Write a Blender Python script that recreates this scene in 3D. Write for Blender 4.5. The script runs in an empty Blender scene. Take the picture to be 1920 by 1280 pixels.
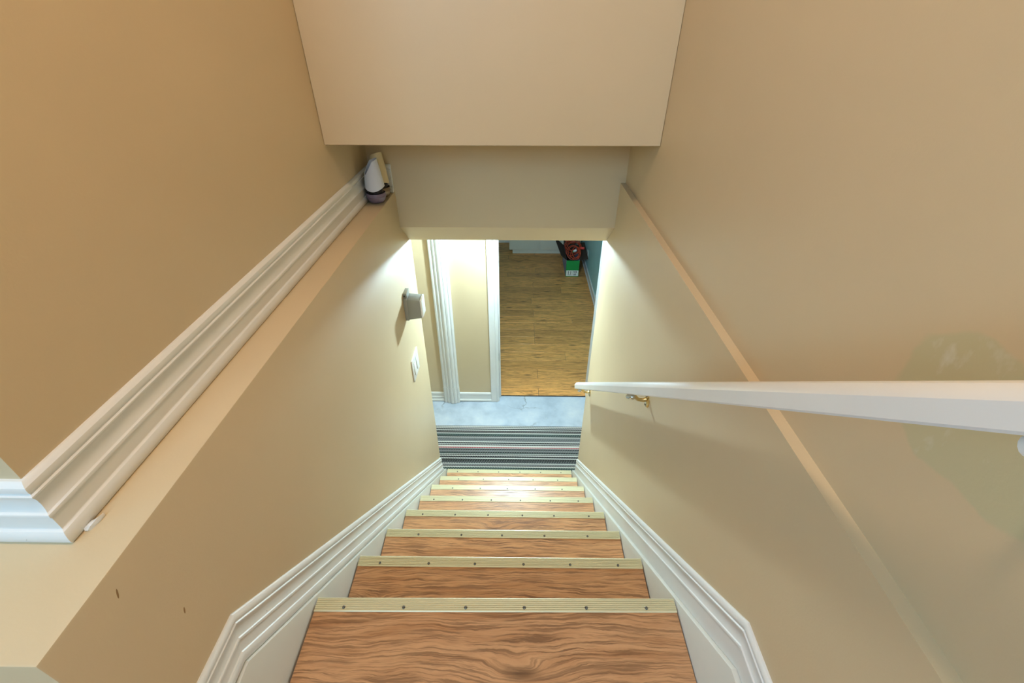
import bpy, bmesh, math, random
from mathutils import Vector, Matrix
random.seed(7)
R = math.radians
LX = -1.75                      # landing's far left wall
F = 2.7326                      # camera height above the basement floor
C = bpy.context.scene.collection
sc = bpy.context.scene

# ------------------------------------------------------------------ camera
def make_camera():
    a, b, c = R(34.9738), R(-0.7653), R(-0.0399)
    fw = Vector((math.sin(b)*math.cos(a), math.cos(b)*math.cos(a), -math.sin(a)))
    r = Vector((math.cos(b), -math.sin(b), 0)); d = fw.cross(r)
    r2 = r*math.cos(c)+d*math.sin(c); d2 = -r*math.sin(c)+d*math.cos(c)
    cam = bpy.data.cameras.new('camera'); o = bpy.data.objects.new('camera', cam); C.objects.link(o)
    m = Matrix.Identity(4)
    for i in range(3):
        m[i][0] = r2[i]; m[i][1] = -d2[i]; m[i][2] = -fw[i]
    m[2][3] = F
    o.matrix_world = m
    cam.sensor_width = 36; cam.lens = 36*845.114/1920
    cam.clip_start = .01
    sc.camera = o
make_camera()

# ------------------------------------------------------------------ world, lights, exposure
w = bpy.data.worlds.new('world'); sc.world = w; w.use_nodes = True
w.node_tree.nodes['Background'].inputs[0].default_value = (.75, .85, 1, 1)
w.node_tree.nodes['Background'].inputs[1].default_value = .3
UP_LAMP = (1.0, .74, .53, 104.0)       # colour, strength of the ceiling dome over the head of the stairs
HALL_LAMP = (.69, 1.0, 1.18, 1480.0)    # colour, strength of the bulb at the foot of the stairs
ROOM_FILL = (.90, 1.0, .80, 10.0)       # dim dome added out of view to brighten the far room
def area(name, loc, rot, sx, sy, col, power):
    l = bpy.data.lights.new(name, 'AREA'); l.shape = 'RECTANGLE'; l.size = sx; l.size_y = sy
    l.color = col; l.energy = power
    o = bpy.data.objects.new(name, l); C.objects.link(o); o.location = loc; o.rotation_euler = rot
    return o
area('added_rear_daylight', (-.75, -1.90, F+.82), (R(82), 0, 0), .92, .80, (.42, .77, 1.14), 36)  # added cool fill from behind the camera, at an invented rear window
area('added_side_daylight', (LX+.05, -.95, F+.80), (0, R(-80), 0), .80, .92, (.28, .62, 1.0), 9)  # added bluish fill from the left, at an invented side window
vs = sc.view_settings
vs.view_transform = 'Standard'; vs.look = 'None'; vs.gamma = 1; vs.exposure = 0.0
vs.use_curve_mapping = False

# ------------------------------------------------------------------ node helpers
def srgb(r, g, b):
    f = lambda c: (c/255/12.92) if c/255 <= .04045 else ((c/255+.055)/1.055)**2.4
    return (f(r), f(g), f(b), 1)
class NT:
    def __init__(s, name):
        s.m = bpy.data.materials.new(name); s.m.use_nodes = True; s.t = s.m.node_tree
        s.b = s.t.nodes['Principled BSDF']
    def n(s, typ, **kw):
        x = s.t.nodes.new(typ)
        for k, v in kw.items(): setattr(x, k, v)
        return x
    def l(s, a, b): s.t.links.new(a, b)
    def set(s, node, **kw):
        for k, v in kw.items(): node.inputs[k.replace('_', ' ')].default_value = v
    def math(s, op, a, b=None, c=None):
        x = s.n('ShaderNodeMath', operation=op)
        for i, v in enumerate((a, b, c)):
            if v is None: continue
            if isinstance(v, (int, float)): x.inputs[i].default_value = v
            else: s.l(v, x.inputs[i])
        return x.outputs[0]
    def mix(s, fac, a, b, blend='MIX'):
        x = s.n('ShaderNodeMix', data_type='RGBA', blend_type=blend)
        for i, v in ((0, fac), (6, a), (7, b)):
            if isinstance(v, (int, float, tuple)): x.inputs[i].default_value = v
            else: s.l(v, x.inputs[i])
        return x.outputs[2]
    def noise(s, vec, scale, detail=4, rough=.55, dist=0):
        x = s.n('ShaderNodeTexNoise')
        s.set(x, Scale=scale, Detail=detail, Roughness=rough, Distortion=dist)
        if vec is not None: s.l(vec, x.inputs['Vector'])
        return x.outputs['Fac']
    def mapping(s, vec, scale=(1, 1, 1), loc=(0, 0, 0)):
        x = s.n('ShaderNodeMapping'); x.inputs['Scale'].default_value = scale; x.inputs['Location'].default_value = loc
        s.l(vec, x.inputs['Vector']); return x.outputs[0]
    def ramp(s, fac, stops, interp='LINEAR'):
        x = s.n('ShaderNodeValToRGB'); x.color_ramp.interpolation = interp
        e = x.color_ramp.elements
        while len(e) < len(stops): e.new(.5)
        for i, (p, c) in enumerate(stops): e[i].position = p; e[i].color = c
        s.l(fac, x.inputs[0]); return x.outputs[0]
    def bump(s, h, strength=.2, dist=.002):
        x = s.n('ShaderNodeBump'); s.set(x, Strength=strength, Distance=dist)
        s.l(h, x.inputs['Height']); s.l(x.outputs[0], s.b.inputs['Normal'])
    def pos(s):
        return s.n('ShaderNodeNewGeometry').outputs['Position']
    def obj(s):
        return s.n('ShaderNodeTexCoord').outputs['Object']

def paint(name, col, rough=.45, var=.04, bump=.12, patch=False):
    t = NT(name); p = t.pos()
    n = t.noise(p, 3.5, 3)
    d = tuple(c*(1-var) for c in col[:3])+(1,); u = tuple(min(1, c*(1+var)) for c in col[:3])+(1,)
    c = t.mix(n, d, u)
    if patch:
        sx = t.n('ShaderNodeSeparateXYZ'); t.l(p, sx.inputs[0])
        nz = t.math('SUBTRACT', t.noise(p, 16, 3), .5)
        nz2 = t.math('SUBTRACT', t.noise(t.mapping(p, (1, 1, 1), (3, 5, 2)), 16, 3), .5)
        # skewed blob of bare filler
        yy = t.math('SUBTRACT', t.math('ADD', sx.outputs['Y'], t.math('MULTIPLY', nz, .035)), .302)
        zz = t.math('SUBTRACT', t.math('ADD', sx.outputs['Z'], t.math('MULTIPLY', nz2, .030)), F-.302)
        q = t.math('ADD', t.math('POWER', t.math('ABSOLUTE', t.math('DIVIDE', yy, .098)), 2.6),
                   t.math('POWER', t.math('ABSOLUTE', t.math('DIVIDE', zz, .070)), 2.6))
        mk = t.n('ShaderNodeMapRange', interpolation_type='SMOOTHSTEP')
        mk.inputs[1].default_value = 1.12; mk.inputs[2].default_value = .88
        t.l(q, mk.inputs[0])
        fl = t.ramp(t.noise(t.mapping(p, (1, 1, .6)), 30, 4, .6), [(.60, (0, 0, 0, 1)), (.74, (1, 1, 1, 1))])
        pc = t.mix(t.math('MULTIPLY', fl, .55), srgb(194, 184, 146), srgb(220, 216, 202))
        c = t.mix(mk.outputs[0], c, pc)
    t.l(c, t.b.inputs['Base Color']); t.set(t.b, Roughness=rough)
    t.bump(t.noise(p, 260, 3), bump, .0012)
    return t.m

def plain(name, col, rough=.5, metal=0, **kw):
    t = NT(name); p = t.obj()
    n = t.noise(p, 9, 3)
    c = t.mix(n, tuple(v*.94 for v in col[:3])+(1,), tuple(min(1, v*1.05) for v in col[:3])+(1,))
    t.l(c, t.b.inputs['Base Color']); t.set(t.b, Roughness=rough, Metallic=metal)
    return t.m

def trim_white(name='trim_white'):
    t = NT(name); p = t.pos()
    n = t.noise(p, 7, 4)
    c = t.mix(n, srgb(218, 218, 214), srgb(232, 232, 229))
    chips = t.ramp(t.noise(t.mapping(p, (1, 1, 1), (7, 1, 3)), 75, 2, .5), [(.775, (0, 0, 0, 1)), (.80, (1, 1, 1, 1))])
    c = t.mix(t.math('MULTIPLY', chips, .45), c, srgb(120, 105, 85))
    t.l(c, t.b.inputs['Base Color']); t.set(t.b, Roughness=.42)
    t.bump(t.noise(p, 60, 3), .08, .002)
    return t.m

def wood(name, light, mid, dark, grain=1.0, rough=.3, knot=1.0, tile=1.0, xs=1.0, ks=1.0):
    """long grain along the object's X, warped round knots; every object takes its own stretch of timber"""
    t = NT(name); o = t.obj()
    rnd = t.n('ShaderNodeObjectInfo').outputs['Random']
    off = t.n('ShaderNodeCombineXYZ')
    t.l(t.math('MULTIPLY', rnd, 37.0), off.inputs[0]); t.l(t.math('MULTIPLY', rnd, 91.0), off.inputs[1])
    t.l(t.math('MULTIPLY', rnd, 13.0), off.inputs[2])
    ad = t.n('ShaderNodeVectorMath', operation='ADD'); t.l(o, ad.inputs[0]); t.l(off.outputs[0], ad.inputs[1])
    p = ad.outputs[0]
    # knots
    vo = t.n('ShaderNodeTexVoronoi', feature='F1', voronoi_dimensions='2D'); t.set(vo, Scale=1.0)
    t.l(t.mapping(p, (1.7*xs, 4.6*ks, 1)), vo.inputs['Vector'])
    kd = vo.outputs['Distance']
    kg = t.math('POWER', 2.718, t.math('MULTIPLY', t.math('MULTIPLY', kd, kd), -30.0))
    # warp the grain coordinate
    low = t.math('SUBTRACT', t.noise(t.mapping(p, (2.6*xs, 8, 3)), 1, 3), .5)
    mid_w = t.math('SUBTRACT', t.noise(t.mapping(p, (20*xs, 30, 3)), 1, 3), .5)
    s = t.n('ShaderNodeSeparateXYZ'); t.l(p, s.inputs[0])
    y = t.math('ADD', s.outputs['Y'], t.math('MULTIPLY', low, .05))
    y = t.math('ADD', y, t.math('MULTIPLY', mid_w, .010))
    y = t.math('ADD', y, t.math('MULTIPLY', kg, .030*knot))
    cb = t.n('ShaderNodeCombineXYZ'); t.l(s.outputs['X'], cb.inputs[0]); t.l(y, cb.inputs[1]); t.l(s.outputs['Z'], cb.inputs[2])
    q = cb.outputs[0]
    g1 = t.noise(t.mapping(q, (2.2*xs, 30*tile, 2)), 1, 6, .62)        # broad figure
    g2 = t.noise(t.mapping(q, (8*xs, 250*tile, 2)), 1, 3, .6)         # dark grain lines
    g3 = t.noise(t.mapping(q, (18*xs, 520*tile, 2)), 1, 2, .6)         # open pores
    c = t.ramp(g1, [(.30, mid), (.50, light), (.66, mid), (.80, dark)])
    pores = t.ramp(g2, [(.40, (1, 1, 1, 1)), (.53, (0, 0, 0, 1))])
    pores = t.math('MULTIPLY', pores, t.math('ADD', .35, t.noise(t.mapping(p, (3*xs, 11, 3), (4, 2, 1)), 1, 2)))
    c = t.mix(t.math('MULTIPLY', pores, .72*grain), c, dark)
    fine = t.ramp(g3, [(.34, (1, 1, 1, 1)), (.46, (0, 0, 0, 1))])
    c = t.mix(t.math('MULTIPLY', fine, .30*grain), c, dark)
    kmask = t.ramp(kd, [(.02, (1, 1, 1, 1)), (.085, (0, 0, 0, 1))])
    c = t.mix(t.math('MULTIPLY', kmask, .75*knot), c, tuple(v*.55 for v in dark[:3])+(1,))
    tone = t.math('ADD', .84, t.math('MULTIPLY', rnd, .30))
    hs = t.n('ShaderNodeHueSaturation'); t.l(tone, hs.inputs['Value']); t.l(c, hs.inputs['Color'])
    t.l(hs.outputs[0], t.b.inputs['Base Color'])
    rr = t.math('ADD', rough, t.math('MULTIPLY', pores, .15)); t.l(rr, t.b.inputs['Roughness'])
    t.bump(g2, .25, .0008)
    return t.m

def concrete():
    t = NT('painted_concrete'); p = t.pos()
    n = t.noise(p, 5, 6, .6); n2 = t.noise(p, 38, 5, .65)
    c = t.ramp(n, [(.30, srgb(166, 180, 196)), (.52, srgb(192, 204, 218)), (.72, srgb(212, 220, 228))])
    c = t.mix(t.ramp(n2, [(.62, (0, 0, 0, 1)), (.72, (1, 1, 1, 1))]), c, srgb(206, 212, 214))
    vo = t.n('ShaderNodeTexVoronoi', feature='DISTANCE_TO_EDGE'); t.set(vo, Scale=2.3)
    wv = t.n('ShaderNodeVectorMath', operation='ADD'); nv = t.n('ShaderNodeTexNoise'); t.set(nv, Scale=9.0, Detail=5.0)
    t.l(p, nv.inputs['Vector']); mv = t.n('ShaderNodeVectorMath', operation='SCALE'); mv.inputs['Scale'].default_value = .12
    t.l(nv.outputs['Color'], mv.inputs[0]); t.l(p, wv.inputs[0]); t.l(mv.outputs[0], wv.inputs[1]); t.l(wv.outputs[0], vo.inputs['Vector'])
    ck = t.ramp(vo.outputs['Distance'], [(.0, (1, 1, 1, 1)), (.012, (0, 0, 0, 1))])
    gate = t.ramp(t.noise(p, 2.6, 2), [(.50, (0, 0, 0, 1)), (.60, (1, 1, 1, 1))])
    c = t.mix(t.math('MULTIPLY', t.math('MULTIPLY', ck, gate), .7), c, srgb(90, 98, 105))
    t.l(c, t.b.inputs['Base Color']); t.set(t.b, Roughness=.5); t.bump(n2, .3, .003)
    return t.m

def mat_stripes():
    t = NT('striped_mat_weave'); p = t.pos()
    s = t.n('ShaderNodeSeparateXYZ'); t.l(p, s.inputs[0])
    fac = t.math('DIVIDE', t.math('SUBTRACT', s.outputs['Y'], 2.07), .60)
    k = srgb(16, 17, 19); g = srgb(52, 55, 58); lt = srgb(214, 214, 210); gr = srgb(44, 66, 62); br = srgb(88, 82, 80); red = srgb(160, 50, 56)
    tw = srgb(112, 114, 116)
    far_to_near = [(k, 1), (lt, 1), (k, 1), (lt, 1), (k, 2), (lt, 1), (k, 1), (br, 1), (k, 1), (lt, 1), (gr, 3), (k, 1), (lt, 1), (tw, 2), (g, 1), (tw, 2), (lt, 1), (k, 2), (lt, 1), (k, 1),
                   (lt, 2), (red, 1), (lt, 1), (g, 2), (tw, 2), (k, 1), (gr, 1), (lt, 1), (k, 1), (lt, 1), (k, 2), (lt, 1), (k, 3), (g, 2), (lt, 1), (tw, 2), (br, 1), (lt, 1), (gr, 2),
                   (k, 1), (tw, 3), (lt, 1), (k, 2), (g, 3), (lt, 1), (k, 2), (br, 3), (k, 2)]
    seq = far_to_near[::-1]
    tot = sum(n for _, n in seq)
    # the ramp node holds 32 stops: split the sequence over two ramps
    acc = []; a = 0
    for c, n in seq: acc.append((a/tot, c)); a += n
    h = 24
    r1 = t.ramp(fac, acc[:h+1], 'CONSTANT'); r2 = t.ramp(fac, acc[h:], 'CONSTANT')
    c = t.mix(t.math('GREATER_THAN', fac, acc[h][0]), r1, r2)
    # twisted yarn: slanted light ticks
    tw = t.math('SINE', t.math('ADD', t.math('MULTIPLY', s.outputs['X'], 330), t.math('MULTIPLY', s.outputs['Y'], 480)))
    tick = t.ramp(tw, [(.45, (0, 0, 0, 1)), (.75, (1, 1, 1, 1))])
    nn = t.noise(t.mapping(p, (120, 300, 1)), 1, 2)
    c = t.mix(t.math('MULTIPLY', t.math('MULTIPLY', tick, nn), .85), c, srgb(188, 190, 190))
    t.l(c, t.b.inputs['Base Color']); t.set(t.b, Roughness=.95); t.b.inputs['Specular IOR Level'].default_value = .1
    return t.m

def emit(name, col, strength):
    t = NT(name); t.set(t.b, Base_Color=(.9, .9, .88, 1)) if False else None
    t.b.inputs['Base Color'].default_value = (.9, .9, .88, 1)
    t.b.inputs['Emission Color'].default_value = tuple(col)+(1,); t.b.inputs['Emission Strength'].default_value = strength
    return t.m

def metal(name, col, rough=.3, metallic=1.0):
    t = NT(name); p = t.pos()
    n = t.noise(t.mapping(p, (20, 200, 200)), 1, 3)
    c = t.mix(n, tuple(v*.85 for v in col[:3])+(1,), col)
    t.l(c, t.b.inputs['Base Color']); t.set(t.b, Roughness=rough, Metallic=metallic)
    return t.m

M = {}
PAINT = srgb(207, 186, 150)
M['paint'] = paint('beige_wall_paint', PAINT)
M['paint_patch'] = paint('beige_wall_paint_patched', PAINT, patch=True)
M['ceil'] = paint('ceiling_white', srgb(232, 226, 214))
M['blue'] = paint('slate_blue_paint', srgb(172, 224, 228), var=.08)
M['trim'] = trim_white()
M['skirt'] = plain('skirt_paint', srgb(214, 213, 204), .38)
M['tread'] = wood('tread_laminate', srgb(216, 164, 118), srgb(192, 138, 94), srgb(102, 64, 36), 1.0, .29, .9)
M['plank'] = wood('oak_laminate', srgb(242, 178, 104), srgb(214, 152, 84), srgb(100, 62, 30), .9, .36, .85, .7)
M['riser'] = plain('riser_paint', srgb(205, 200, 188), .5)
M['concrete'] = concrete()
M['mat'] = mat_stripes()
M['nosing'] = metal('anodised_nosing', srgb(232, 224, 186), .42, .25)
M['screw'] = metal('steel_screw', srgb(120, 116, 108), .4)
M['scuff'] = plain('scuffed_plaster', srgb(146, 114, 74), .8)
M['dark'] = plain('dark_gap', srgb(30, 26, 22), .9)
M['brass'] = metal('bright_brass', srgb(222, 196, 140), .18)
M['nickel'] = metal('bright_nickel', srgb(205, 200, 186), .22)
M['rail'] = plain('rail_white', srgb(232, 232, 230), .3)
M['grey'] = plain('grey_plastic', srgb(150, 152, 144), .4)
M['white_pl'] = plain('white_plastic', srgb(240, 240, 236), .3)
M['cream_pl'] = plain('cream_plastic', srgb(226, 208, 168), .35)
M['pearl'] = plain('pearl_plastic', srgb(226, 226, 232), .3)
M['cup'] = plain('mauve_cup', srgb(128, 112, 128), .25)
M['cup2'] = plain('taupe_cup', srgb(140, 120, 96), .3)
M['gel'] = plain('dark_gel', srgb(24, 20, 24), .3)
M['cab'] = plain('cabinet_white', srgb(222, 224, 212), .4)
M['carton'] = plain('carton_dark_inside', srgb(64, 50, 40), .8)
M['carton_l'] = plain('carton_lavender', srgb(132, 142, 176), .6)
M['green'] = plain('carton_green', srgb(22, 150, 70), .5)
M['cord'] = plain('orange_cord', srgb(186, 66, 36), .45)
M['redpl'] = plain('red_plug', srgb(232, 70, 62), .4)
M['print'] = plain('black_print', srgb(20, 20, 22), .6)
M['glass'] = plain('added_window_glass', srgb(220, 232, 240), .05)
M['bulb'] = emit('bulb_glow', HALL_LAMP[:3], HALL_LAMP[3])
M['dome'] = emit('dome_glow', UP_LAMP[:3], UP_LAMP[3])
M['room_fill_dome'] = emit('room_fill_glow', ROOM_FILL[:3], ROOM_FILL[3])

# ------------------------------------------------------------------ mesh helpers
def link(name, me, mat, parent=None, smooth=None):
    if mat: me.materials.append(M[mat] if isinstance(mat, str) else mat)
    if smooth is not None:
        for p in me.polygons: p.use_smooth = True
        me.set_sharp_from_angle(angle=R(smooth))
    o = bpy.data.objects.new(name, me); C.objects.link(o)
    if parent: o.parent = parent
    return o
def tag(o, label=None, cat=None, kind=None, group=None):
    for k, v in (('label', label), ('category', cat), ('kind', kind), ('group', group)):
        if v: o[k] = v
    return o
def struct(o, label, cat='wall'): return tag(o, label, cat, 'structure')
def empty(name, loc=(0, 0, 0)):
    o = bpy.data.objects.new(name, None); C.objects.link(o); o.location = loc; o.empty_display_size = .05; return o
def from_faces(name, v, f, mat, parent=None, smooth=None):
    me = bpy.data.meshes.new(name); me.from_pydata([tuple(x) for x in v], [], f); me.validate()
    bm = bmesh.new(); bm.from_mesh(me); bmesh.ops.recalc_face_normals(bm, faces=bm.faces); bm.to_mesh(me); bm.free()
    return link(name, me, mat, parent, smooth)
def bm_obj(name, bm, mat, parent=None, smooth=None):
    me = bpy.data.meshes.new(name); bmesh.ops.recalc_face_normals(bm, faces=bm.faces); bm.to_mesh(me); bm.free()
    return link(name, me, mat, parent, smooth)
def add_box(bm, x0, x1, y0, y1, z0, z1, bev=0, seg=1):
    r = bmesh.ops.create_cube(bm, size=1)
    vs = r['verts']
    for v in vs:
        v.co = ((x0+x1)/2+v.co.x*(x1-x0), (y0+y1)/2+v.co.y*(y1-y0), (z0+z1)/2+v.co.z*(z1-z0))
    if bev:
        es = list({e for v in vs for e in v.link_edges})
        bmesh.ops.bevel(bm, geom=es, offset=bev, segments=seg, affect='EDGES', profile=.5)
def box(name, x0, x1, y0, y1, z0, z1, mat, parent=None, bev=0, seg=1):
    bm = bmesh.new(); add_box(bm, x0, x1, y0, y1, z0, z1, bev, seg)
    return bm_obj(name, bm, mat, parent, 40 if bev else None)
def prism(name, poly, axis, a0, a1, mat, parent=None, bev=0):
    """poly in the plane across axis; axis 'x': (y,z), 'y': (x,z), 'z': (x,y)"""
    def P(p, a): return {'x': (a, p[0], p[1]), 'y': (p[0], a, p[1]), 'z': (p[0], p[1], a)}[axis]
    n = len(poly); v = [P(p, a0) for p in poly]+[P(p, a1) for p in poly]
    f = [tuple(range(n)), tuple(range(2*n-1, n-1, -1))]+[(i, (i+1) % n, n+(i+1) % n, n+i) for i in range(n)]
    o = from_faces(name, v, f, mat, parent)
    if bev:
        bm = bmesh.new(); bm.from_mesh(o.data); bmesh.ops.bevel(bm, geom=list(bm.edges), offset=bev, segments=2, affect='EDGES', profile=.5)
        bm.to_mesh(o.data); bm.free()
        for p in o.data.polygons: p.use_smooth = True
        o.data.set_sharp_from_angle(angle=R(40))
    return o
def sweep(name, secs, prof, mat, parent=None, smooth=28):
    """secs: (P, out vector, up vector); prof: (out, up) closed loop"""
    v = []; n = len(prof)
    for P, O, U in secs:
        P, O, U = Vector(P), Vector(O), Vector(U)
        v += [P+O*a+U*b for a, b in prof]
    f = [tuple(range(n)), tuple(range(len(v)-1, len(v)-n-1, -1))]
    for k in range(len(secs)-1):
        for i in range(n):
            j = (i+1) % n; f.append((k*n+i, k*n+j, (k+1)*n+j, (k+1)*n+i))
    return from_faces(name, v, f, mat, parent, smooth)
def lathe_bm(bm, prof, seg=24, M4=None):
    rings = []
    for r, z in prof:
        rings.append([bm.verts.new((r*math.cos(2*math.pi*i/seg), r*math.sin(2*math.pi*i/seg), z)) for i in range(seg)])
    for a, b in zip(rings, rings[1:]):
        for i in range(seg): bm.faces.new((a[i], a[(i+1) % seg], b[(i+1) % seg], b[i]))
    bm.faces.new(list(reversed(rings[0]))); bm.faces.new(rings[-1])
    if M4: bmesh.ops.transform(bm, matrix=M4, verts=[v for r in rings for v in r])
def lathe(name, prof, mat, parent=None, seg=24, M4=None, smooth=40):
    bm = bmesh.new(); lathe_bm(bm, prof, seg, M4); return bm_obj(name, bm, mat, parent, smooth)
def tube_bm(bm, pts, r, seg=8, closed=False):
    pts = [Vector(p) for p in pts]; n = len(pts); rings = []
    up = Vector((0, 0, 1)); prev = None
    for i, p in enumerate(pts):
        t = (pts[(i+1) % n]-pts[i-1]) if (closed or 0 < i < n-1) else (pts[1]-pts[0] if i == 0 else pts[-1]-pts[-2])
        t.normalize()
        if prev is None:
            a = t.cross(up);  a = a if a.length > .1 else t.cross(Vector((1, 0, 0)))
        else: a = prev-t*prev.dot(t)
        a.normalize(); prev = a; b = t.cross(a)
        rr = r[i] if isinstance(r, (list, tuple)) else r
        rings.append([bm.verts.new(p+(a*math.cos(2*math.pi*k/seg)+b*math.sin(2*math.pi*k/seg))*rr) for k in range(seg)])
    m = n if closed else n-1
    for i in range(m):
        A, B = rings[i], rings[(i+1) % n]
        for k in range(seg): bm.faces.new((A[k], A[(k+1) % seg], B[(k+1) % seg], B[k]))
    if not closed: bm.faces.new(list(reversed(rings[0]))); bm.faces.new(rings[-1])
def tube(name, pts, r, mat, parent=None, seg=8):
    bm = bmesh.new(); tube_bm(bm, pts, r, seg); return bm_obj(name, bm, mat, parent, 50)
def copy_to(src, name, parent, loc=None, rot=None):
    o = src.copy(); o.name = name; C.objects.link(o); o.parent = parent
    if loc is not None: o.location = loc
    if rot is not None: o.rotation_euler = rot
    return o

# ------------------------------------------------------------------ dimensions (x right, y down the stairs, z up)
XL, XR = -.498, .406            # lower stair walls
XUL, XUR = -.5874, .4257        # upper walls, set back behind the ledges
YE = 1.986                      # end of the stair walls
ZLL, ZRL = F-.547, F-.509       # ledge heights
ZT = F-1.1359; RUN, RISE, Y1 = .2184, .1996, .5319
N = lambda y: ZT-(RISE/RUN)*(y-Y1)        # nosing line
ZC = F+1.32                     # upstairs ceiling
ZH = F-.804                     # hall ceiling
YB = 2.985                      # hall back wall

# ------------------------------------------------------------------ walls
wll = struct(prism('wall_left_lower', [(LX, .183), (XL, .183), (XL, YE), (-.64, YE), (-.64, .42), (LX, .42)], 'z', 0, ZLL, 'paint', bev=.003),
       'beige half wall on the left of the stairs, topped by a wide painted ledge')
for yy, zz, ry, rz in ((.318, F-.722, .0016, .0055), (.275, F-.583, .0014, .007)):
    bm = bmesh.new(); bmesh.ops.create_icosphere(bm, subdivisions=2, radius=1)
    for v in bm.verts: v.co = (XL+v.co.x*.0006, yy+v.co.y*ry+v.co.z*rz*.35, zz+v.co.z*rz)
    bm_obj('nick', bm, 'scuff', wll, 60)
struct(prism('wall_left_upper', [(LX, .337), (XUL, .337), (XUL, 1.86), (-.72, 1.86), (-.72, .45), (LX, .45)], 'z', ZLL, ZC, 'paint'),
       'tall orange-beige wall on the left, set back behind the ledge')
struct(box('wall_right_lower', XR, .56, -1.95, YE, 0, ZRL, 'paint'), 'beige lower wall on the right of the stairs, below the thin ledge')
struct(box('wall_right_upper', XUR, .56, -1.95, 1.86, ZRL, ZC, 'paint_patch'), 'beige upper wall on the right with a rough filler patch behind the handrail')
struct(box('wall_bulkhead', XUL, XUR, 1.449, 1.95, F-.2958, ZC, 'paint', bev=.002), 'pale beige bulkhead hanging across the top of the stairwell')
struct(prism('wall_header', [(1.83, F-.2958), (1.83, F-.6957), (1.959, ZH), (2.06, ZH), (2.06, F-.2958)], 'x', -.72, .56, 'paint'),
       'beige header below the bulkhead with a sloping lower edge over the doorway')
wb = struct(empty('wall_landing_left'), 'beige wall on the far left of the upper landing with an opening for the added window')
for (a, b, c, d) in ((-1.95, -1.45, ZT-.2, ZC), (-.45, .42, ZT-.2, ZC), (-1.45, -.45, ZT-.2, F+.36), (-1.45, -.45, F+1.24, ZC)):
    box('wall_panel', LX-.1, LX, a, b, c, d, 'paint', wb)
wn = struct(empty('window_added_side'), 'white framed window added out of view for daylight, in the left wall of the upper landing', 'window')  # unseen window, added to house the side fill light
for (a, b, c, d) in ((-1.45, -1.41, F+.36, F+1.24), (-.49, -.45, F+.36, F+1.24), (-1.41, -.49, F+.36, F+.40), (-1.41, -.49, F+1.20, F+1.24)):
    box('added_window_frame', LX-.09, LX-.01, a, b, c, d, 'trim', wn)
box('pane', LX-.07, LX-.065, -1.41, -.49, F+.40, F+1.20, 'glass', wn)
wk = struct(empty('wall_back'), 'beige wall behind the upper landing with an opening for the added window')
for (a, b, c, d) in ((LX, -1.25, ZT-.2, ZC), (-.25, .56, ZT-.2, ZC), (-1.25, -.25, ZT-.2, F+.38), (-1.25, -.25, F+1.26, ZC)):
    box('wall_panel', a, b, -2.05, -1.95, c, d, 'paint', wk)
wn = struct(empty('window_added_rear'), 'white framed window added out of view for daylight, in the wall behind the upper landing', 'window')  # unseen window, added to house the rear fill light
for (a, b, c, d) in ((-1.25, -1.21, F+.38, F+1.26), (-.29, -.25, F+.38, F+1.26), (-1.21, -.29, F+.38, F+.42), (-1.21, -.29, F+1.22, F+1.26)):
    box('added_window_frame', a, b, -2.04, -1.96, c, d, 'trim', wn)
box('pane', -1.21, -.29, -2.02, -2.015, F+.42, F+1.22, 'glass', wn)
struct(box('ceiling_landing', LX-.1, .56, -1.95, 1.95, ZC, ZC+.1, 'ceil'), 'white ceiling high above the upper landing', 'ceiling')
# basement hall
struct(box('ceiling_hall', -1.5, 1.35, 2.06, YB+.1, ZH, ZH+.1, 'ceil'), 'low white ceiling of the hall at the foot of the stairs', 'ceiling')
struct(box('wall_hall_front_left', -1.5, -.64, YE-.1, YE, 0, ZH+.1, 'paint'), 'beige hall wall round the corner to the left of the stairs')
struct(box('wall_hall_front_right', .56, 1.35, YE-.1, YE, 0, ZH+.1, 'paint'), 'beige hall wall round the corner to the right of the stairs')
struct(box('wall_hall_left', -1.6, -1.5, YE-.1, YB+.1, 0, ZH+.1, 'paint'), 'beige wall at the left end of the basement hall')
struct(box('wall_hall_right', 1.35, 1.45, YE-.1, YB+.1, 0, ZH+.1, 'paint'), 'beige wall at the right end of the basement hall')
struct(box('wall_hall_back_left', -1.5, -.17, YB, YB+.10, 0, ZH, 'paint'), 'pale beige hall wall facing the stairs, left of the doorway')
struct(box('wall_hall_back_right', .64, 1.35, YB, YB+.10, 0, ZH, 'paint'), 'pale beige hall wall facing the stairs, right of the doorway')
struct(box('wall_hall_back_top', -.17, .64, YB, YB+.10, F-.90, ZH, 'paint'), 'pale beige strip of wall over the basement doorway')
# far room
ZR = F-.45
struct(box('wall_room_right', .927, 1.03, YB+.10, 6.65, 0, ZR, 'blue'), 'slate blue wall on the right of the far room')
struct(box('wall_room_back', -2.3, 1.03, 6.55, 6.65, 0, ZR, 'blue'), 'slate blue wall at the back of the far room')
struct(box('wall_room_left', -2.4, -2.3, YB+.10, 6.65, 0, ZR, 'blue'), 'slate blue wall on the left of the far room')
struct(box('wall_room_front_top', -2.4, 1.03, YB+.10, YB+.14, F-.90, ZR, 'blue'), 'slate blue wall over the doorway inside the far room')
struct(box('wall_room_front_left', -2.4, -.17, YB+.10, YB+.14, 0, F-.90, 'blue'), 'slate blue wall beside the doorway inside the far room')
struct(box('ceiling_room', -2.4, 1.03, YB+.10, 6.65, ZR, ZR+.1, 'ceil'), 'white ceiling of the far room', 'ceiling')

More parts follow.
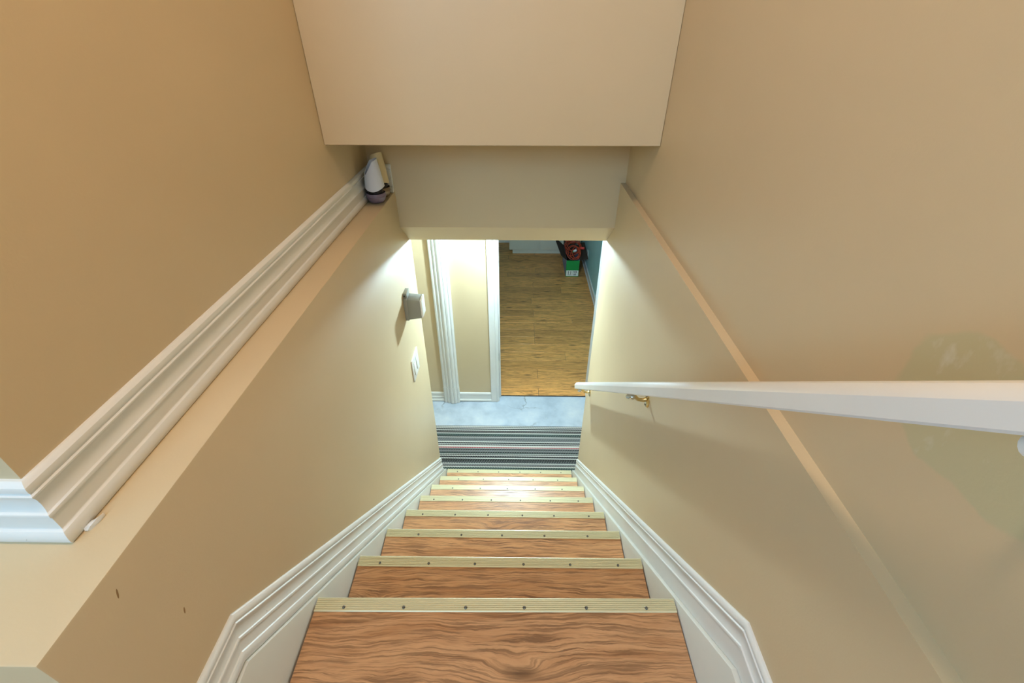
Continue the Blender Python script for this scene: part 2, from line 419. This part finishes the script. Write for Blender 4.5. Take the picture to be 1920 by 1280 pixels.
# ------------------------------------------------------------------ floors
struct(box('floor_hall', -1.5, 1.35, 1.6, 3.052, -.1, 0, 'concrete'), 'pale blue-grey painted concrete floor at the foot of the stairs', 'floor')
fr = struct(empty('floor_room'), 'oak laminate plank floor of the far room', 'floor')
box('underlay', -2.3, .927, 3.052, 6.55, -.1, -.004, 'dark', fr)
def plank_mesh(l, wd, th=.012):
    bm = bmesh.new(); add_box(bm, 0, l, 0, wd, -th, 0, .0012)
    me = bpy.data.meshes.new('plank'); bm.to_mesh(me); bm.free(); me.materials.append(M['plank']); return me
def plank(l, wd, x, y, cache={}):
    k = (round(l, 3), round(wd, 3))
    if k not in cache: cache[k] = plank_mesh(l-.0026, wd-.0026)
    o = bpy.data.objects.new('plank', cache[k]); C.objects.link(o); o.parent = fr; o.location = (x+.0008, y+.0008, .008)
joint = {0: .20, 1: -.6, 2: .20, 3: .85, 4: .49, 5: -.35, 6: .19, 7: .19, 8: .19, 9: .62, 10: .19, 11: -.30, 12: .17, 13: .20, 14: .55, 15: .20}
y = 3.052; k = 0
while y < 6.54:
    wd = .098 if k == 0 else min(.14, 6.55-y)
    j = joint.get(k, -.5+.37*((k*5) % 4))
    xs = sorted([-2.3, .927]+[j+1.2*i for i in range(-3, 3) if -2.25 < j+1.2*i < .90])
    for a, b in zip(xs, xs[1:]): plank(b-a, wd, a, y)
    y += wd; k += 1
struct(box('trim_7', -.15, .62, 3.046, 3.0525, -.02, .006, 'dark'), 'thin dark joint where the oak floor meets the concrete', 'joint')

# landing floor
fl = struct(empty('floor_landing'), 'brown wood floor of the upper landing', 'floor')
for i in range(12):
    yy = .31-.19*(i+1)
    box('plank', LX if yy+.19 < .19 else XL+.0185, XR-.0185, yy+.001, yy+.189, ZT-.02, ZT, 'tread', fl, .001)
box('subfloor', LX, XR, -1.95, .30, ZT-.2, ZT-.022, 'dark', fl)

# ------------------------------------------------------------------ staircase
st = struct(empty('staircase', (0, 0, 0)), 'straight flight of wood-topped stairs with ribbed metal nosing strips', 'stairs')
TX0, TX1 = XL+.0222, XR-.0222
def nosing_bm():
    prof = [(0, 0)]
    D = .0305
    pr = [(-D, 0), (-D, .0012)]
    n = 6
    for i in range(n):
        a = -D+.0015+i*(D-.003)/n; s = (D-.003)/n
        pr += [(a+.04*s, .0024), (a+.66*s, .0024), (a+.70*s, .0003), (a+.98*s, .0003)]
    pr += [(-.0015, .0022), (.0012, .0012), (.0022, -.002), (.0022, -.026), (.0004, -.026), (.0004, 0)]
    return pr
W = TX1-TX0
nos_prof = nosing_bm()
skew = [0.011, .004, .002, 0, 0, 0, 0, 0]
scr = bmesh.new(); lathe_bm(scr, [(.0040, 0), (.0040, .0016), (.0028, .0026), (.0012, .0016)], 10)
sme = bpy.data.meshes.new('screw'); scr.to_mesh(sme); scr.free(); sme.materials.append(M['screw'])
for i in range(8):
    yf = Y1+i*RUN; z = ZT-i*RISE
    dep = .218 if i == 0 else RUN+.03
    tr = box('tread', 0, W, -dep, -.0005, -.025, 0, 'tread', st, .001)
    tr.location = (TX0, yf, z); tr.rotation_euler = (0, 0, skew[i])
    v = [(0, a, b) for a, b in nos_prof]
    np_ = len(v)
    fcs = [tuple(range(np_)), tuple(range(2*np_-1, np_-1, -1))]+[(q, (q+1) % np_, np_+(q+1) % np_, np_+q) for q in range(np_)]
    from_faces('nosing_strip', v+[(W, a, b) for _, a, b in v], fcs, 'nosing', tr)
    cnt = 6 if i in (0, 1, 3, 4, 7) else 5
    st0 = .07 if cnt == 6 else .12
    for q in range(cnt):
        s = bpy.data.objects.new('screw', sme); C.objects.link(s); s.parent = tr
        s.location = (st0+q*(W-2*st0)/(cnt-1)+random.uniform(-.004, .004), -.021, .0012)
    zb = z-RISE if i < 7 else 0
    box('riser', TX0, TX1, yf-.034, yf-.022, zb+.001, z-.025, 'riser', st)

# skirt boards beside the treads
def skirt(name, y0, y1, x0, x1, label):
    zt = F-.941
    yk = Y1+(ZT+.0105-zt)/(RISE/RUN)
    top = [(y0, zt), (yk, zt), (y1, N(y1)+.0105)]
    poly = top+[(y1, 0), (y1-.25, 0), (yk, N(yk)-.45), (y0, N(yk)-.45)]
    return struct(prism(name, poly, 'x', x0, x1, 'skirt', bev=.0012), label, 'skirting')
skirt('trim_1', .183, 2.045, XL, XL+.0185, 'off-white skirt board rising beside the left ends of the stair treads')
skirt('trim_2', -1.8, 2.045, XR-.0185, XR, 'off-white skirt board rising beside the right ends of the stair treads')

# ------------------------------------------------------------------ baseboards
BB = [(0, 0), (.016, 0), (.0185, .003), (.0198, .008), (.0198, .013), (.0185, .018), (.016, .022), (.0128, .0235), (.0122, .0245), (.0122, .047),
      (.0142, .049), (.0146, .0515), (.0138, .054), (.0108, .0555), (.0085, .060), (.0072, .067), (.0078, .075), (.0098, .082), (.0120, .0845),
      (.0122, .087), (.0092, .0885), (.0092, .0905), (.0104, .092), (.0110, .096), (.0100, .1005), (.0070, .104), (.0035, .106), (0, .106)]
BP = [(0, 0), (.0122, 0)]+BB[9:]
def sc_prof(p, a, b): return [(x*a, y*b) for x, y in p]
bl = struct(empty('baseboard_left'), 'white moulded baseboard on the left ledge with a mitred corner near the viewer', 'baseboard')
sweep('baseboard_run', [((XUL, .337, ZLL), (1, -1, 0), (0, 0, 1)), ((XUL, 1.83, ZLL), (1, -1, 0), (0, 0, 1))], BB, 'trim', bl)
sweep('baseboard_return', [((LX, .337, ZLL), (0, -1, 0), (0, 0, 1)), ((XUL, .337, ZLL), (1, -1, 0), (0, 0, 1))], BB, 'trim', bl)
sweep('baseboard_end', [((XUL, 1.83, ZLL), (1, -1, 0), (0, 0, 1)), ((-.4995, 1.83, ZLL), (0, -1, 0), (0, 0, 1))], BB, 'trim', bl)
bm = bmesh.new(); bmesh.ops.create_icosphere(bm, subdivisions=2, radius=1)
for v in bm.verts:
    v.co = Vector((v.co.x*.0045, v.co.y*.013, v.co.z*.005))*(1+.25*math.sin(v.co.x*5+v.co.y*3))
bmesh.ops.transform(bm, matrix=Matrix.Translation((XUL+.0245, .348, ZLL+.002)) @ Matrix.Rotation(R(-18), 4, 'Z'), verts=bm.verts)
bm_obj('caulk_blob', bm, 'trim', bl, 60)

th = math.atan(RISE/RUN)
def stair_base(name, y0, y1, x, ox, prof, label):
    h = .095
    zt = F-.844-h
    line = lambda y: N(y)+.14-h/math.cos(th)
    yk = Y1+(ZT+.14-h/math.cos(th)-zt)/(RISE/RUN)
    pf = sc_prof(prof, .72, h/.106)
    bis = Vector((0, math.sin(th/2), math.cos(th/2)))/math.cos(th/2)
    secs = [((x, y0, zt), (ox, 0, 0), (0, 0, 1)), ((x, yk, zt), (ox, 0, 0), bis), ((x, y1, line(y1)), (ox, 0, 0), (0, 0, 1/math.cos(th)))]
    return struct(sweep(name, secs, pf, 'trim'), label, 'baseboard')
stair_base('baseboard_stair_left', .19, YE, XL, 1, BB, 'white moulded baseboard sloping down the left wall beside the treads')
stair_base('baseboard_stair_right', -1.8, YE+.012, XR, -1, BP, 'white moulded baseboard sloping down the right wall beside the treads')

def straight_base(name, p0, p1, out, prof, label, h=1.0):
    return struct(sweep(name, [(p0, out, (0, 0, 1)), (p1, out, (0, 0, 1))], sc_prof(prof, 1, h), 'trim'), label, 'baseboard')
straight_base('baseboard_hall_left', (-1.5, YB, .004), (-.634, YB, .004), (0, -1, 0), BB, 'white ridged baseboard in the hall, left of the fluted casing', .9)
PAN = [(0, 0), (.016, 0), (.019, .004), (.019, .016), (.016, .021), (.010, .023), (.010, .070), (.013, .074), (.014, .082), (.011, .090), (.004, .094), (0, .094)]
straight_base('baseboard_hall_middle', (-.505, YB, .004), (-.222, YB, .004), (0, -1, 0), PAN, 'white baseboard in the hall between the fluted casing and the doorway')
straight_base('baseboard_room_right', (.927, YB+.14, .008), (.927, 6.55, .008), (-1, 0, 0), PAN, 'white baseboard along the slate blue wall on the right of the far room')
straight_base('baseboard_room_back', (-2.3, 6.55, .008), (.927, 6.55, .008), (0, -1, 0), PAN, 'white baseboard along the back wall of the far room')

# ------------------------------------------------------------------ hall casings
prof = [(-.634, 0), (-.634, .022), (-.628, .027), (-.618, .029), (-.613, .024), (-.606, .024), (-.600, .034), (-.592, .037), (-.586, .031), (-.580, .034),
        (-.572, .043), (-.564, .046), (-.553, .044), (-.550, .037), (-.545, .042), (-.532, .042), (-.525, .036), (-.520, .031), (-.515, .034), (-.507, .032), (-.501, .026), (-.500, 0)]
t3 = struct(empty('trim_3'), 'white fluted casing standing out from the hall wall, with a plinth block', 'casing')
prism('fluted_casing', [(x, YB-p) for x, p in prof], 'z', .172, ZH, 'trim', t3)
prism('plinth_block', [((x+.567)*1.02-.567, YB-(p*1.05+.0015 if p else 0)) for x, p in prof], 'z', .004, .170, 'trim', t3)
cas = [(-.222, 0), (-.222, .015), (-.219, .018), (-.176, .018), (-.173, .021), (-.170, .022), (-.166, .019), (-.163, .019), (-.160, .014), (-.155, .012), (-.152, .010), (-.152, 0)]
t4 = struct(empty('trim_4'), 'white door casing on the left of the basement doorway, with a dark latch slot', 'casing')
prism('casing_board', [(x, YB-p) for x, p in cas], 'z', .004, F-.86, 'trim', t4)
box('door_jamb', -.170, -.150, YB-.004, YB+.145, .004, F-.90, 'trim', t4)
box('door_stop', -.150, -.138, YB+.045, YB+.085, .004, F-.90, 'trim', t4, .002)
box('strike_plate', -.1505, -.1488, YB+.010, YB+.040, F-2.30, F-2.235, 'screw', t4, .0006)
t5 = struct(empty('trim_5'), 'white door casing on the right of the basement doorway', 'casing')
prism('casing_board', [(.47-x, YB-p) for x, p in reversed(cas)], 'z', .004, F-.86, 'trim', t5)
box('door_jamb', .62, .64, YB-.004, YB+.145, .004, F-.90, 'trim', t5)
t6 = struct(box('trim_6', -.15, .62, YB-.004, YB+.145, F-.92, F-.90, 'trim'), 'white head jamb across the top of the basement doorway', 'casing')

# ------------------------------------------------------------------ handrail
tr_ = R(40.16)
dv = Vector((0, math.cos(tr_), -math.sin(tr_))); nv = Vector((0, math.sin(tr_), math.cos(tr_)))
hr = tag(empty('handrail', (0, 0, 0)), 'white painted wooden handrail sloping down the right wall on metal brackets', 'handrail')
rp = [(.323, -.0306), (.3203, -.0280), (.3200, -.0090), (.3208, -.0075), (.3250, -.0010), (.3300, .0028), (.3370, .0046), (.3480, .0046), (.3550, .0028),
      (.3600, -.0010), (.3642, -.0075), (.3650, -.0090), (.3647, -.0280), (.362, -.0306)]
def railpt(y): return Vector((0, y, F-.844*y))
e0, e1 = -.62, 1.915
secs = []
for y, s in ((e0, 1), (e1-.004, 1), (e1, .86)):
    P = railpt(y)
    secs.append((P+Vector((.3425*(1-s), 0, 0))+nv*(-.013*(1-s)), Vector((s, 0, 0)), nv*s))
sweep('rail', secs, rp, 'rail', hr, 22)
def bracket(y, wx, mat):
    P = railpt(y)+nv*-.0306; P.x = .3425
    zr = P.z-.038
    b = tube('bracket', [(wx-.002, y, zr), (wx-.014, y, zr-.004), (wx-.030, y, zr-.002), (.362, y, P.z-.026), (.350, y, P.z-.020), (.3425, y, P.z-.012)],
             [.0078, .0068, .0062, .0060, .0058, .0052], mat, hr, 10)
    # elongated wall rose
    bm = bmesh.new(); lathe_bm(bm, [(.020, 0), (.020, .002), (.017, .004), (.010, .006), (.004, .0065)], 20)
    for v in bm.verts: v.co.x *= 1.25
    bmesh.ops.transform(bm, matrix=Matrix.Translation((wx, y, zr-.006)) @ Matrix.Rotation(R(-90), 4, 'Y'), verts=bm.verts)
    bm_obj('rose', bm, mat, b, 40)
    # rounded saddle that carries the rail
    bm = bmesh.new(); lathe_bm(bm, [(.004, -.030), (.0078, -.027), (.0085, -.018), (.0085, .018), (.0078, .027), (.004, .030)], 14)
    bmesh.ops.transform(bm, matrix=Matrix.Translation(P-nv*.0088) @ Matrix.Rotation(-tr_, 4, 'X') @ Matrix.Rotation(R(90), 4, 'X'), verts=bm.verts)
    bm_obj('saddle', bm, 'nickel' if mat == 'brass' else mat, b, 40)
    for dz in (-.014, .014):
        bm = bmesh.new(); lathe_bm(bm, [(.004, 0), (.004, .0015), (.002, .003)], 10)
        bmesh.ops.transform(bm, matrix=Matrix.Translation((wx-.004, y, zr-.006+dz*1.15)) @ Matrix.Rotation(R(-90), 4, 'Y'), verts=bm.verts)
        bm_obj('screw', bm, 'screw', b, 40)
bracket(1.045, XR, 'brass'); bracket(1.885, XR, 'brass'); bracket(.216, XUR, 'white_pl'); 

# ------------------------------------------------------------------ grey box and switch on the left wall
gb = tag(empty('wall_chime_box', (XL, 1.735, F-1.02)), 'grey plastic box with white front cover, above the switch on the left wall', 'wall box')
def child_box(name, x0, x1, y0, y1, z0, z1, mat, parent, bev=.0015):
    return box(name, x0, x1, y0, y1, z0, z1, mat, parent, bev, 2)
child_box('back_plate', 0, .016, -.033, .033, -.062, .046, 'grey', gb)
child_box('mounting_ear', 0, .016, -.020, .033, .047, .068, 'grey', gb)
prism('body', [(.016, -.058), (.072, -.050), (.072, .038), (.016, .044)], 'y', -.031, .031, 'grey', gb, .0015)
child_box('front_cover', .0722, .080, -.031, .031, -.046, .040, 'white_pl', gb)
lathe('ear_hole', [(.0035, 0), (.0035, .001)], 'dark', gb, 10, Matrix.Translation((.006, -.0203, .056)) @ Matrix.Rotation(R(90), 4, 'X'))
sw = tag(empty('light_switch', (XL, 1.735, F-1.354)), 'white double rocker light switch below the grey box on the left wall', 'switch')
child_box('plate', 0, .006, -.062, .062, -.062, .062, 'white_pl', sw, .002)
for s in (-1, 1):
    rk = prism('rocker', [(.006, -.033), (.0115, -.033), (.0085, 0), (.0072, .033), (.006, .033)], 'y', s*.024-.0165, s*.024+.0165, 'white_pl', sw, .0005)
    for zz in (-.048, .048):
        lathe('screw', [(.003, 0), (.003, .0008), (.0015, .0015)], 'white_pl', sw, 10, Matrix.Translation((.006, s*.024, zz)) @ Matrix.Rotation(R(90), 4, 'Y'))
    box('rocker_gap', .0058, .0064, s*.024-.018, s*.024+.018, -.0345, .0345, 'grey', sw)

# ------------------------------------------------------------------ air fresheners on the ledge
def freshener(loc, cup, shell, spin, hscale, label, lean=0):
    e = tag(empty('air_freshener', loc), label, 'air freshener', None, 'air fresheners on the ledge')
    e.rotation_euler = (0, 0, spin)
    lathe('cup', [(.020, 0), (.026, .002), (.0325, .012), (.0355, .024), (.0355, .034), (.0340, .036), (.0335, .030), (.03, .027)], cup, e, 32)
    lathe('cup_rim', [(.0362, .0225), (.0368, .024), (.0362, .0255)], cup, e, 32)
    lathe('gel', [(.028, .026), (.0285, .045), (.024, .062), (.010, .085)], 'gel', e, 24)
    # open tapered shell with a slanting, curled upper rim
    seg, rows = 40, 12; bm = bmesh.new(); th_ = .0022
    def ring(a, f, inner):
        top = (.148+.008*math.cos(a-.3))*hscale
        low = .052+.006*math.cos(a*2)
        # front left of the rim is scooped away
        sc_ = max(0, math.cos(a-R(205)))**1.4*.040
        z = low+(top-sc_-low)*f
        r = .0358*(1-.42*((z-.05)/(.115*hscale))**1.35 if z > .05 else 1)-(th_ if inner else 0)
        return (r*math.cos(a)+(z-.05)*lean, r*math.sin(a)*.97, z)
    V = {}
    for inner in (0, 1):
        for j in range(rows+1):
            for i in range(seg):
                V[inner, j, i] = bm.verts.new(ring(2*math.pi*i/seg, j/rows, inner))
    for i in range(seg):
        k = (i+1) % seg
        for j in range(rows):
            bm.faces.new((V[0, j, i], V[0, j, k], V[0, j+1, k], V[0, j+1, i]))
            bm.faces.new((V[1, j, k], V[1, j, i], V[1, j+1, i], V[1, j+1, k]))
        bm.faces.new((V[0, rows, i], V[0, rows, k], V[1, rows, k], V[1, rows, i]))
        bm.faces.new((V[0, 0, k], V[0, 0, i], V[1, 0, i], V[1, 0, k]))
    bm_obj('shell', bm, shell, e, 40)
    return e
freshener((-.5335, 1.698, ZLL+.0005), 'cup', 'pearl', 0, 1.0, 'white-shelled air freshener with a mauve cup, nearer one at the end of the left ledge')
freshener((-.5340, 1.7715, ZLL+.0005), 'cup2', 'cream_pl', R(-60), 1.05, 'cream air freshener with a taupe cup, half hidden behind the mauve-cupped one')

# ------------------------------------------------------------------ striped mat
y0, y1 = 2.075, 2.668
bm = bmesh.new(); nrib = 60; rows = []
for i in range(nrib*4+1):
    yy = y0+(y1-y0)*i/(nrib*4); zz = .0085+.0018*math.sin(2*math.pi*i/4)
    rows.append((bm.verts.new((-.92, yy, zz)), bm.verts.new((.90, yy, zz-.0))))
for a, b in zip(rows, rows[1:]): bm.faces.new((a[0], a[1], b[1], b[0]))
bt = [bm.verts.new(p) for p in ((-.92, y0, .0005), (.90, y0, .0005), (.90, y1, .0005), (-.92, y1, .0005))]
bm.faces.new(bt); bm.faces.new((rows[0][0], bt[0], bt[1], rows[0][1])); bm.faces.new((rows[-1][1], bt[2], bt[3], rows[-1][0]))
bm.faces.new([bt[3], bt[0]]+[r[0] for r in rows]); bm.faces.new([bt[1], bt[2]]+[r[1] for r in reversed(rows)])
mo = bm_obj('floor_mat', bm, 'mat', None, 50)
tag(mo, 'black, grey and white striped ribbed mat on the concrete at the foot of the stairs', 'mat')

# ------------------------------------------------------------------ far room: cabinet, carton, cord, outlet
cb = tag(empty('base_cabinet', (0, 6.1, .008)), 'white base cabinet with a recessed plinth at the back of the far room', 'cabinet')
cz = F-2.648-.008
box('body', -.121, .90, .019, .44, cz, .82, 'cab', cb)
box('plinth', -.075, .88, .05, .40, 0, cz, 'cab', cb)
for a, b in ((-.121, .317), (.320, .612), (.615, .90)):
    d = child_box('door', a+.003, b-.003, 0, .018, cz, .80, 'cab', cb)
    tube('handle', [(b-.05, -.001, .62), (b-.05, -.022, .63), (b-.05, -.022, .73), (b-.05, -.001, .74)], .004, 'screw', d)
child_box('worktop', -.14, .92, -.02, .44, .82, .855, 'cab', cb)

ct = tag(empty('carton', (.722, 5.41, .008)), 'open green-fronted cardboard carton with dark flaps, standing by the slate blue wall', 'carton')
bw, bd, bh = .085, .50, .228
box('front_panel', -bw, bw, 0, .005, 0, bh, 'green', ct)
box('side_panel', -bw, -bw+.005, .006, bd, 0, bh, 'carton_l', ct)
box('side_panel', bw-.005, bw, .006, bd, 0, bh, 'carton_l', ct)
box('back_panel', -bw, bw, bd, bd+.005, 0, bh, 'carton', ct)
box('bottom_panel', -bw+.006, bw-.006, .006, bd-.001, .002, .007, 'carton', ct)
def flap(pts):
    p = [Vector(q) for q in pts]; n = (p[1]-p[0]).cross(p[2]-p[0]).normalized()*.004
    v = p+[q+n for q in p]
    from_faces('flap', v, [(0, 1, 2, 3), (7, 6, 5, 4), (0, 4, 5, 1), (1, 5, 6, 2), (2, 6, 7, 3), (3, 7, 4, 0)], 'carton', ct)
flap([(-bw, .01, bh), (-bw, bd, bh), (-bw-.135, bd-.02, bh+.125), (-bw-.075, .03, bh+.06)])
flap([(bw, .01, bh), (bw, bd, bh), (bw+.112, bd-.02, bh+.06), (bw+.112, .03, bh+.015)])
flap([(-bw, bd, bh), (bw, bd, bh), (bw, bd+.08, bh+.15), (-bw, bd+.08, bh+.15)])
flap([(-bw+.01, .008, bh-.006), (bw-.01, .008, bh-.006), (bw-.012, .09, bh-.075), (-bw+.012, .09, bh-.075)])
lb = box('label', -bw+.006, bw-.004, -.0012, -.0002, .010, .090, 'white_pl', ct)
def ink(x0, x1, z0, z1): box('print_mark', x0, x1, -.0018, -.0013, z0, z1, 'print', lb)
# two 'this way up' arrows, then the number 10 over two bars
for ax in (-.050, -.020):
    ink(ax-.003, ax+.003, .034, .072)
    prism('print_mark', [(ax-.008, .064), (ax+.008, .064), (ax, .080)], 'y', -.0018, -.0013, 'print', lb)
ink(-.060, -.010, .022, .027)
ink(.020, .026, .052, .082); ink(.015, .020, .074, .079)
for q in ((.034, .040, .052, .082), (.052, .058, .052, .082), (.040, .052, .052, .057), (.040, .052, .077, .082)): ink(*q)
ink(.018, .054, .036, .043); ink(.018, .050, .021, .028)
ink(.0035, .0045, .014, .086)

xc = tag(empty('extension_cord', (.728, 5.53, .275)), 'orange extension cord coiled untidily on top of the open carton', 'cord')
pts = []
rng = random.Random(3)
nn = 520
for i in range(nn):
    a = i/nn; t = a*2*math.pi*8.5
    if a < .62:
        cx, cy, rx, ry = .008+.03*math.sin(a*23), .12+.05*math.sin(a*17+1), .098+.034*math.sin(a*31), .12+.045*math.cos(a*27)
        pts.append((cx+rx*math.cos(t), cy+ry*math.sin(t), .035+.055*a+.025*math.sin(t*1.0+a*9)+.045*math.sin(t)*.8))
    else:
        b = (a-.62)/.38
        cx, cz_, rx, rz = .02+.02*math.sin(b*13), .12+.02*math.sin(b*9), .085+.02*math.sin(b*19), .085+.015*math.cos(b*15)
        pts.append((cx+rx*math.cos(t), .30+.05*b+.03*math.sin(t*.5), cz_+rz*math.sin(t)))
tube('cord', pts, .0046, 'cord', xc, 6)
# a few slack loops hanging over the green front
for kk, (cx, cz_, rx, rz, yy) in enumerate(((.0, .02, .070, .060, -.03), (.022, .0, .062, .052, -.05), (-.005, .01, .082, .075, -.015), (.03, .03, .055, .06, -.06))):
    lp = [(cx+rx*math.cos(q*2*math.pi/40), yy-.025+.055*math.sin(q*2*math.pi/40), cz_+.03+rz*math.sin(q*2*math.pi/40)*(.9 if kk % 2 else 1)) for q in range(41)]
    tube('cord_loop', lp, .0046, 'cord', xc, 6)
def plug(name, p, d, mats, r=.014, l=.05):
    rot = Vector((0, 0, 1)).rotation_difference(Vector(d)).to_matrix().to_4x4()
    return lathe(name, [(r*.5, 0), (r*.8, l*.2), (r, l*.4), (r, l*.95), (r*.85, l)], mats, xc, 14, Matrix.Translation(p) @ rot)
plug('socket_end', (.085, .02, .075), (.9, -.2, .1), 'redpl', .016, .06)
plug('plug', (.0, -.02, .045), (.8, .1, .45), 'white_pl', .018, .045)
plug('plug_collar', (-.022, -.022, .035), (.8, .1, .45), 'green', .014, .024)

ol = tag(empty('wall_outlet', (.927, 5.56, F-2.48)), 'white outlet plate low on the slate blue wall behind the carton', 'outlet')
box('plate', -.006, 0, -.04, .04, -.06, .06, 'white_pl', ol, .002)
for s in (-1, 1): box('socket', -.0075, -.006, -.016, .016, s*.024-.014, s*.024+.014, 'grey', ol, .0007)

# ------------------------------------------------------------------ lamps
hl = tag(empty('hall_bulb', (-.03, 2.60, ZH)), 'bare bulb in a white ceiling holder at the foot of the stairs', 'lamp')
lathe('holder', [(.055, 0), (.055, -.008), (.040, -.020), (.022, -.028), (.020, -.048)], 'white_pl', hl, 24)
lathe('bulb', [(.014, -.049), (.018, -.060), (.030, -.080), (.034, -.098), (.030, -.116), (.018, -.128), (.004, -.132)], 'bulb', hl, 24)
for loc, mt, lab in (((-.05, .20, ZC), 'dome', 'round frosted ceiling light above the head of the stairs'), ((-.1, 4.9, ZR), 'room_fill_dome', 'dim round ceiling dome added out of view to brighten the far room')):  # the far-room dome is an added, unseen fill light
    ul = tag(empty('ceiling_light', loc), lab, 'lamp', None, 'round ceiling lights')
    lathe('base', [(.13, 0), (.13, -.015), (.12, -.018)], 'white_pl', ul, 32)
    lathe('shade', [(.115, -.0185), (.112, -.035), (.095, -.055), (.060, -.070), (.010, -.076)], mt, ul, 32)
